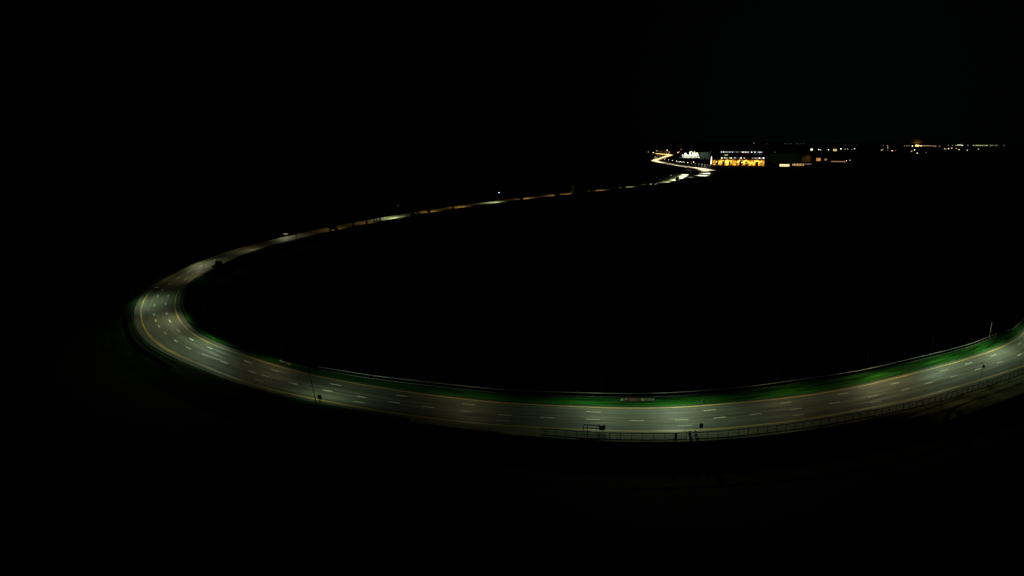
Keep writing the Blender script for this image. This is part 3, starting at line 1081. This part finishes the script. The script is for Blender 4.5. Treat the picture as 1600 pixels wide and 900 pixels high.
for x, y in [(1075.5, 266), (1079, 277)]:
    far_lamp(land(x, y), 12, 0.4, (1.0, 0.95, 0.65), 0.4, "small street lamp on the slip road under the hill road", "street lamps on the slip roads", 9000, 55)


# ------------------------------------------------------------------ buildings of the industrial area
def shed(bm, x0, x1, y0, y1, h, mi=0):
    box(bm, x0, x1, y0, y1, -3, h, mi)


def flood(parent, loc, target, energy, colour, half=50):
    lamp_light(parent, loc, target, energy, colour, half, 1.0, 0.6, 0.6)


def window_strip(root, x0, x1, y, z0, z1, n, m, gap=0.35, name="window"):
    wd = (x1 - x0) / n
    for k in range(n):
        bm = bmesh.new()
        a = x0 + k * wd + wd * gap / 2
        box(bm, a, a + wd * (1 - gap), y - 0.12, y - 0.02, z0, z1)
        finish(name, bm, rnd.choice(m) if isinstance(m, list) else m, root)


def facing(p):
    return -math.atan2(p.x, p.y)


# white floodlit factory
p = land(1078, 246.6)
k = p.y / 1000
fac = thing("factory", p, facing(p), "bright white floodlit factory with stepped roofs beside the winding hill road", "factory")
bm = bmesh.new()
shed(bm, -12 * k, 13.5 * k, 0, 30, 4.6 * k)
finish("wall", bm, M_CLAD, fac)
for x0, x1, h, nm in ((-8.5, -5, 7.2, "block"), (-1.5, 1.2, 8.2, "block"), (3.0, 5.0, 8.6, "block"), (7.0, 12.0, 7.6, "block"), (5.6, 6.6, 10.4, "chimney")):
    bm = bmesh.new()
    box(bm, x0 * k, x1 * k, 6 if nm == "block" else 9, 22 if nm == "block" else 12, 4.61 * k, h * k)
    finish(nm, bm, M_CLAD, fac)
bm = bmesh.new()
prism(bm, [(-1.5 * k, 8.21 * k), (1.2 * k, 8.21 * k), (0.9 * k, 10.2 * k)], 6, 22)
finish("roof", bm, M_CLAD, fac)
window_strip(fac, -11 * k, 12.5 * k, 0, 2.2 * k, 3.0 * k, 13, M_WINDK, 0.45)
bm = bmesh.new()
box(bm, -16 * k, 13 * k, -34, -3, -0.3, 0.25)
finish("forecourt", bm, M_CLAD, fac)
for x in (-10, -3, 4, 11):
    flood(fac, (x * k, -14, 22), (x * k, 0, 5), 20000, (0.95, 1.0, 0.82), 60)
for x in (-6, 1, 8):
    flood(fac, (x * k, -8, 9.5 * k), (x * k, 8, 6 * k), 9000, (0.95, 1.0, 0.85), 60)

# grey-green hall
p = land(1101, 249)
k = p.y / 1000
hall = thing("hall", p, facing(p), "dim grey green windowless hall right of the bright white factory", "hall")
bm = bmesh.new()
shed(bm, -7 * k, 7 * k, 0, 40, 10.5 * k)
finish("wall", bm, M_CLADG, hall)
bm = bmesh.new()
prism(bm, [(-7.2 * k, 10.51 * k), (7.2 * k, 10.51 * k), (0, 11.6 * k)], -0.5, 40.5)
finish("roof", bm, M_ROOF, hall)
bm = bmesh.new()
box(bm, -2, 3, -0.15, -0.02, 0, 5)
finish("door", bm, M_WINDK, hall)
flood(hall, (-4 * k, -30, 24), (-2 * k, 0, 14), 6000, (0.75, 1.0, 0.85), 45)

# white pylon
p = land(1111, 256.8)
k = p.y / 1000
py = thing("pylon", p, facing(p), "slim white pylon glowing of itself at the left end of the yellow plant", "pylon")
bm = bmesh.new()
prism(bm, [(-1.6, 0), (1.6, 0), (1.0, 11.5 * k), (-1.0, 11.5 * k)], -0.8, 0.8)
finish("mast", bm, glow("pylon_self_glow", (1.0, 0.97, 0.8), 2.2), py)  # mast glows by itself in place of light falling on it
bm = bmesh.new()
box(bm, -2.4, 2.4, -1.2, 1.2, 0, 0.9, 0, 0.1)
finish("base", bm, M_CLAD, py)
bm = bmesh.new()
box(bm, -2.1, 2.1, -0.9, 0.9, 3.5 * k, 6.6 * k, 0, 0.1)
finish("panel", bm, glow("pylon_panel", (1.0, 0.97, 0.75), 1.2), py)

# yellow plant
p = land(1153, 259.2)
k = p.y / 1000
pl = thing("plant", p, facing(p), "long yellow lit plant with a row of white lamps along its roof edge", "plant")
bm = bmesh.new()
shed(bm, -29 * k, 38 * k, 24, 60, 12.2 * k)
finish("wall", bm, M_OCHRE, pl)
bm = bmesh.new()
box(bm, -38 * k, -29.1 * k, 28, 50, -2, 9.2 * k)
finish("wing", bm, M_OCHRE, pl)
bm = bmesh.new()
box(bm, -29.3 * k, 38.3 * k, 23.4, 60.5, 12.22 * k, 13.0 * k)
finish("roof", bm, M_ROOF, pl)
wls = [glow("plant_lamp_%d" % k, (1.0, 0.93, 0.78), v) for k, v in enumerate((0.6, 1.2, 2.5, 3.5))]
rnd = random.Random(11)
for x in [-24.5, -20.8, -18.6, -16.9, -12.6, -10.8, -5.6, -4.2, 2.6, 4.0, 8.6, 20.5, 23, 25.4, 28, 30.4, 32.4, 34.6, 36.6]:
    bm = bmesh.new()
    box(bm, (x - 0.6) * k, (x + 0.45) * k, 22.6, 23.3, (10.9 + rnd.uniform(-0.3, 0.5)) * k, (12.1 + rnd.uniform(-0.3, 0.4)) * k, 0, 0.1)
    finish("wall_lamp", bm, rnd.choice(wls), pl)
for x in [-34, -26, -19, -8, 0, 8, 15, 26, 33]:
    bm = bmesh.new()
    a = x * k
    box(bm, a - 3.2, a + 3.2, 23.7, 23.97, 0.3 * k, 4.2 * k)
    finish("door", bm, M_CLADB, pl)
for x, e in [(-36, 0.7), (-25, 1.5), (-17, 1.6), (-8, 1.3), (3, 1.8), (11, 1.7), (20, 0.9), (27, 1.2), (35, 0.6)]:
    flood(pl, (x * k, 9, 21), (x * k, 22, 0), 60000 * e, (1.0, 0.70, 0.15), 46)
G3 = "storage tanks in front of the yellow plant"
for x, r, h, lab in [(-31, 3.6, 5.0, "leftmost squat storage tank in front of the yellow plant"), (-21.5, 4.4, 7.6, "tall storage tank second from left by the yellow plant"),
                     (-12.5, 3.2, 5.8, "narrow storage tank third from left by the yellow plant"), (4.0, 5.0, 7.8, "widest storage tank at the middle of the yellow plant"),
                     (12, 3.6, 6.6, "storage tank right of the widest one by the yellow plant"), (27, 4.2, 6.2, "storage tank near the right end of the yellow plant")]:
    base = pl.matrix_basis @ Vector((x * k, 10, 0))
    q = Matrix.LocRotScale(p, pl.rotation_euler, None) @ Vector((x * k, 10, 0))
    q.z = th(q.y, q.x)
    tk = thing("storage_tank", q, facing(q), lab, "storage tank", G3)
    bm = bmesh.new()
    tube(bm, [(0, 0, 0), (0, 0, h * k * 0.55), (0, 0, h * k)], r, 18)
    finish("shell", bm, M_TANK, tk, False)
    bm = bmesh.new()
    tube(bm, [(0, 0, h * k + 0.005), (0, 0, h * k + 1.2)], [r, r * 0.15], 18)
    finish("roof", bm, M_ROOF, tk)
    bm = bmesh.new()
    for dx in (-0.3, 0.3):
        tube(bm, [(dx, -r - 0.15, 0), (dx, -r - 0.15, h * k + 0.8)], 0.06, 5)
    for zz in range(1, int(h * k)):
        tube(bm, [(-0.3, -r - 0.15, zz), (0.3, -r - 0.15, zz)], 0.05, 4)
    finish("ladder", bm, M_STEEL, tk)
G4 = "dark trees before the yellow plant"
for x, h, r, lab in [(1150.5, 12, 4.5, "dark tree standing before the middle of the yellow plant"), (1131, 9, 3.2, "dark tree before the left half of the yellow plant"),
                     (1143, 8, 3.0, "smaller dark tree left of the middle one at the yellow plant"), (1168, 9, 3.4, "dark tree before the right half of the yellow plant")]:
    a, b = make_tree("tree", int(x), h, r, 2.0, 500)
    q = land(x, 260.2)
    root = thing("tree", q, 0, lab, "tree", G4)
    finish("trunk", a, M_BARK, root, True)
    finish("crown", b, M_LEAF, root)

for x, y, st in [(1119, 253, 2.2), (1123, 255, 1.4), (1129.5, 251.5, 2.6), (1135, 254.5, 3.0), (1138.5, 251, 1.8), (1145, 252.5, 1.4), (1155, 250.8, 3.0), (1158.5, 254, 3.4), (1163, 252, 2.6), (1166, 255.5, 1.6), (1174, 253.5, 2.8), (1178.5, 251.5, 2.6), (1184, 255.2, 1.6), (1189, 252.8, 1.8)]:
    p2 = land(x, 259.6)  # lamps added to break the yellow facade into blotches of light
    far_lamp(p2, (259.6 - y) * p2.y / 1000, 1.5, (1.0, 0.82, 0.38), st, "added yellow lamp giving the long yellow plant its blotches of light", "added lamps of the yellow plant")

# office block behind with its lit top floor
p = land(1156, 249.5)
k = p.y / 1000
of = thing("office_block", p, facing(p), "dark long block behind the yellow plant with one lit row of top windows", "office block")
bm = bmesh.new()
shed(bm, -31 * k, 32 * k, 0, 30, 12.8 * k)
finish("wall", bm, M_CLADG, of)
bm = bmesh.new()
box(bm, -31.3 * k, 32.3 * k, -0.5, 30.5, 12.82 * k, 13.5 * k)
finish("roof", bm, M_ROOF, of)
wm = [glow("office_window_%d" % k, (1.0, 0.93, 0.82), v) for k, v in enumerate((0.05, 0.5, 1.2, 2.2, 3.0))]
wm2 = [glow("office_window_cool_%d" % k, (0.85, 0.97, 1.0), v) for k, v in enumerate((0.03, 0.8, 2.5))]
for a, b, n, m_ in [(-28.5, -10.5, 11, wm), (-8.5, 12, 12, wm), (15, 31.5, 7, wm2)]:
    window_strip(of, a * k, b * k, 0, 10.7 * k, 12.0 * k, n, m_, 0.5)
window_strip(of, -23 * k, -18 * k, 0, 6.0 * k, 7.4 * k, 3, glow("green_window", (0.75, 1.0, 0.3), 0.8), 0.3)
window_strip(of, 18 * k, 31 * k, 0, 7.5 * k, 8.6 * k, 6, glow("teal_window", (0.3, 0.6, 0.6), 0.08), 0.3)

# large dark hall with a brown lit end
p = land(1229, 256)
k = p.y / 1000
bh = thing("warehouse", p, facing(p), "huge dark warehouse with a dim brown right end", "warehouse")
bm = bmesh.new()
shed(bm, -32 * k, 24 * k, 0, 60, 15 * k)
finish("wall", bm, M_CLADG, bh)
bm = bmesh.new()
box(bm, 24.02 * k, 33 * k, -2, 50, -3, 14.2 * k)
tag(finish("annex", bm, M_CLADB, bh), "brown annex at the right end")
bm = bmesh.new()
prism(bm, [(-32.5 * k, 15.01 * k), (24.2 * k, 15.01 * k), (20 * k, 15.9 * k), (-28 * k, 15.9 * k)], -1, 61)
finish("roof", bm, M_ROOF, bh)
for x in (-24, -8, 8):
    bm = bmesh.new()
    box(bm, x * k - 4, x * k + 4, -0.3, -0.03, 0, 6)
    finish("door", bm, M_WINDK, bh)
flood(bh, (30 * k, -26, 24), (28.5 * k, 0, 14), 4500, (1.0, 0.6, 0.22), 30)
flood(bh, (-6 * k, -60, 40), (-6 * k, 0, 14), 1600, (0.8, 0.9, 0.5), 60)


def lit_shed(px, py, wpx, hpx, n, colour, strength, label, cat="shed", name="shed", group=None, gap=0.3):
    p = land(px, py)
    k = p.y / 1000
    root = thing(name, p, facing(p), label, cat, group)
    h = max(hpx * 1.5, hpx + 1.0) * k
    bm = bmesh.new()
    shed(bm, -wpx / 2 * k - 1, wpx / 2 * k + 1, 0, 14, h)
    finish("wall", bm, M_CLADB, root)
    bm = bmesh.new()
    prism(bm, [(-wpx / 2 * k - 1.6, h + 0.01), (wpx / 2 * k + 1.6, h + 0.01), (wpx / 2 * k, h + 2.2), (-wpx / 2 * k, h + 2.2)], -0.6, 14.6)
    finish("roof", bm, M_ROOF, root)
    window_strip(root, -wpx / 2 * k, wpx / 2 * k, 0, 0.25 * k, (hpx + 0.1) * k, n, glow("shed_%s_%s" % (colour, strength), colour, strength), gap)
    return root


lit_shed(1225.5, 260.4, 14, 3.6, 5, (1.0, 0.85, 0.35), 1.3, "low shed with a wide bright yellow front below the dark warehouse", gap=0.12)
lit_shed(1247, 259.2, 17, 3.2, 8, (1.0, 0.62, 0.18), 0.8, "low shed with a row of orange lit openings below the brown annex", gap=0.5)
lit_shed(1263, 257.2, 9, 1.2, 3, (0.7, 0.6, 0.5), 0.3, "low shed with one dim whitish strip, right of the orange one", gap=0.1)
lit_shed(1278.5, 251.6, 6, 4.2, 3, (1.0, 0.42, 0.1), 0.75, "small house with glowing orange front right of the warehouse", "house", "house", gap=0.2)
lit_shed(1290, 251.0, 3.4, 3.0, 2, (1.0, 0.5, 0.2), 0.35, "tiny house with faint orange windows next to the glowing orange one", "house", "house", gap=0.3)
lit_shed(1310, 253.2, 20, 1.2, 7, (1.0, 0.55, 0.3), 0.42, "long low building with a thin line of pinkish windows", "building", "building", gap=0.15)
lit_shed(1268, 235.6, 3.4, 3.2, 2, (1.0, 0.97, 0.75), 1.3, "little house lit white at the left end of the hillside lights", "house", "house", gap=0.35)
lit_shed(1304.5, 236.2, 5.0, 3.0, 3, (1.0, 0.85, 0.3), 0.9, "yellow lit house in the middle of the hillside lights", "house", "house", gap=0.3)
lit_shed(1433, 228.6, 5.0, 1.8, 4, (1.0, 0.7, 0.2), 5.0, "brightest yellow building on the far right horizon", "building", "building", gap=0.2)
lit_shed(1499, 227.4, 6.0, 1.1, 5, (1.0, 0.92, 0.6), 1.3, "bright pale building in the row of lights on the right horizon", "building", "building", gap=0.3)
lit_shed(1062.5, 253.6, 9, 1.0, 6, (1.0, 0.93, 0.7), 0.7, "low building with a thin pale line of windows below the white factory", "building", "building", gap=0.4)


# ------------------------------------------------------------------ single lights of the town
def dots(lst, group, label, h=11):
    for it in lst:
        x, y, r, c, st = it[:5]
        lab = it[5] if len(it) > 5 else label
        p = land(x, y, h)
        p.z = th(p.y, p.x)
        far_lamp(p, h, r * 1.15, c, round(st * (0.36 if x > 1360 else 0.5), 2), lab, group)


W, Wm, Or, Pk, Yl, Gn, Dm = (1, 0.9, 0.62), (1, 0.74, 0.36), (1, 0.5, 0.15), (1, 0.6, 0.55), (1, 0.85, 0.35), (0.85, 1, 0.4), (0.8, 0.85, 0.75)
dots([(1026, 235.6, 1.2, Wm, 6, "warm white lamp above the left end of the winding hill road"),
      (1042.4, 234.7, 1.4, W, 9, "bright white lamp alone above the winding hill road"),
      (1012.8, 237.5, 1.0, W, 4, "leftmost small white lamp of the town"),
      (1020.5, 238.4, 1.5, Wm, 5, "warm lamp at the tip of the hill road's last bend"),
      (1059, 238.5, 1.6, Or, 5, "orange lamp at the left end of the white factory"),
      (1061, 237.2, 1.0, Wm, 4, "small warm lamp just above the orange one by the white factory"),
      (1064.4, 233.7, 0.9, W, 3, "small white lamp high above the left end of the white factory"),
      (1080.3, 237.0, 1.3, W, 6, "white lamp above the middle of the white factory"),
      (1092, 246.2, 1.2, W, 9, "white lamp at the right foot of the white factory"),
      (1083.5, 253.2, 1.2, W, 8, "white lamp alone in the dark below the white factory"),
      (1116, 257.0, 0.9, Or, 9, "orange lamp between the white pylon and the yellow plant"),
      (1247, 243, 1.1, W, 3.5, "white lamp on the dark warehouse's right half"),
      (1210.6, 238, 1.4, Dm, 0.5, "faint grey lamp above the left of the warehouse roof"),
      (1222, 240.3, 1.3, Dm, 0.4, "fainter grey lamp above the middle of the warehouse roof"),
      (1110, 237.4, 1.2, Dm, 0.4, "faint grey lamp above the grey green hall")], None, None)
dots([(1178, 223.6, 2.6, Dm, 0.7, "faint lamp on the ridge above the yellow plant"), (1197.5, 225, 2.0, Dm, 0.35, "faintest lamp on the ridge right of the yellow plant")], None, None)
dots([(x, 224.6, 1.8, Dm, 0.3) for x in (1226, 1229, 1234, 1237, 1244, 1247, 1251, 1256)], "faint lamps in a dotted row on the ridge", "faint lamp in the dotted row on the ridge above the warehouse")
dots([(1279, 233.7, 1.8, W, 5), (1281.8, 234.4, 1.4, W, 4), (1294.4, 234.2, 1.7, W, 5), (1313.7, 232.7, 1.8, W, 6), (1320, 233, 1.2, W, 2.5), (1324.4, 233, 1.4, W, 3), (1330.6, 233.7, 1.0, W, 2), (1335, 232.5, 1.5, W, 4)],
     "white hillside lamps", "white lamp in the hillside row right of the little white house")
dots([(1321.7, 226.3, 1.6, Or, 0.6), (1338, 226.3, 1.5, Or, 0.4)], "faint reddish lamps above the hillside row", "faint reddish lamp high above the hillside row")
dots([(1322.4, 251, 1.0, Wm, 4, "warm lamp at the right end of the long low building"), (1328, 250.3, 1.1, Wm, 2.5, "last warm lamp right of the long low building")], None, None)
dots([(1377, 234.8, 2.0, W, 2.0), (1379, 233.6, 1.4, W, 1.5), (1380, 227.3, 1.8, Dm, 0.8), (1386.5, 227.9, 1.9, Wm, 3), (1387, 231, 1.5, W, 3), (1386.6, 235, 1.2, W, 0.8)],
     "pale lamps of the cluster left of the brightest building", "pale lamp in the small cluster between hillside row and horizon glow")
dots([(1393.7, 235.5, 2.3, Pk, 4, "red white lamp at the right of the small pale cluster"), (1399, 235.2, 1.6, Or, 1.2, "dim orange lamp touching the red white one"),
      (1425.5, 228.2, 2.4, W, 5, "white lamp just left of the brightest yellow building"), (1439.0, 228.0, 2.6, Yl, 7, "strong yellow lamp just right of the brightest building"),
      (1428.7, 234.2, 2.0, W, 4.5, "white lamp below the brightest yellow building"), (1424, 236.5, 1.8, Pk, 3, "pinkish lamp lower left of the brightest building"),
      (1433, 239.5, 1.7, Pk, 5, "lowest pinkish lamp below the brightest building"), (1446.7, 238.4, 1.8, Yl, 0.5, "dim yellow lamp lower right of the brightest building")], None, None)
dots([(x, 227.7 + dy, 2.0, Wm, st) for x, dy, st in ((1413, 0.2, 0.8), (1417, 0.4, 1.0), (1420, 0.1, 1.0), (1442, -0.3, 2), (1445, 0.2, 2), (1448, 0, 2.6), (1451, -0.2, 2), (1454, 0.2, 1.8), (1458, 0.5, 2.4), (1461.5, 0.7, 2.6), (1468, 0.9, 1.8))],
     "warm horizon lamps beside the brightest building", "warm lamp in the horizon row beside the brightest building", 10)
dots([(1475.5, 232.6, 1.8, W, 4), (1478, 232.7, 1.2, W, 2), (1481.8, 232.3, 2.0, W, 5), (1486.7, 231.5, 2.0, Yl, 4), (1494, 232, 1.8, Wm, 2.2), (1498, 234, 1.9, W, 4), (1511, 234.9, 1.5, W, 4), (1528.7, 233.2, 1.5, Yl, 4)],
     "pale lamps below the right horizon row", "pale lamp in the lower row under the right horizon lights")
dots([(x, 227.2, 2.2, c, st) for x, c, st in ((1482, Wm, 0.6), (1488, Wm, 0.6), (1493, Wm, 0.9), (1503.5, W, 4), (1512, W, 1.2), (1521, Gn, 3), (1525, Gn, 3), (1528, Yl, 4), (1531.5, Gn, 3.5), (1535, Yl, 4), (1539.5, W, 4.5), (1542, W, 3), (1547.5, Gn, 2.5),
                                             (1550, Yl, 1.6), (1555, Dm, 1.6), (1558, Dm, 1.2), (1568, Dm, 0.9))],
     "lamps of the right horizon row", "small lamp in the long row on the right horizon", 10)
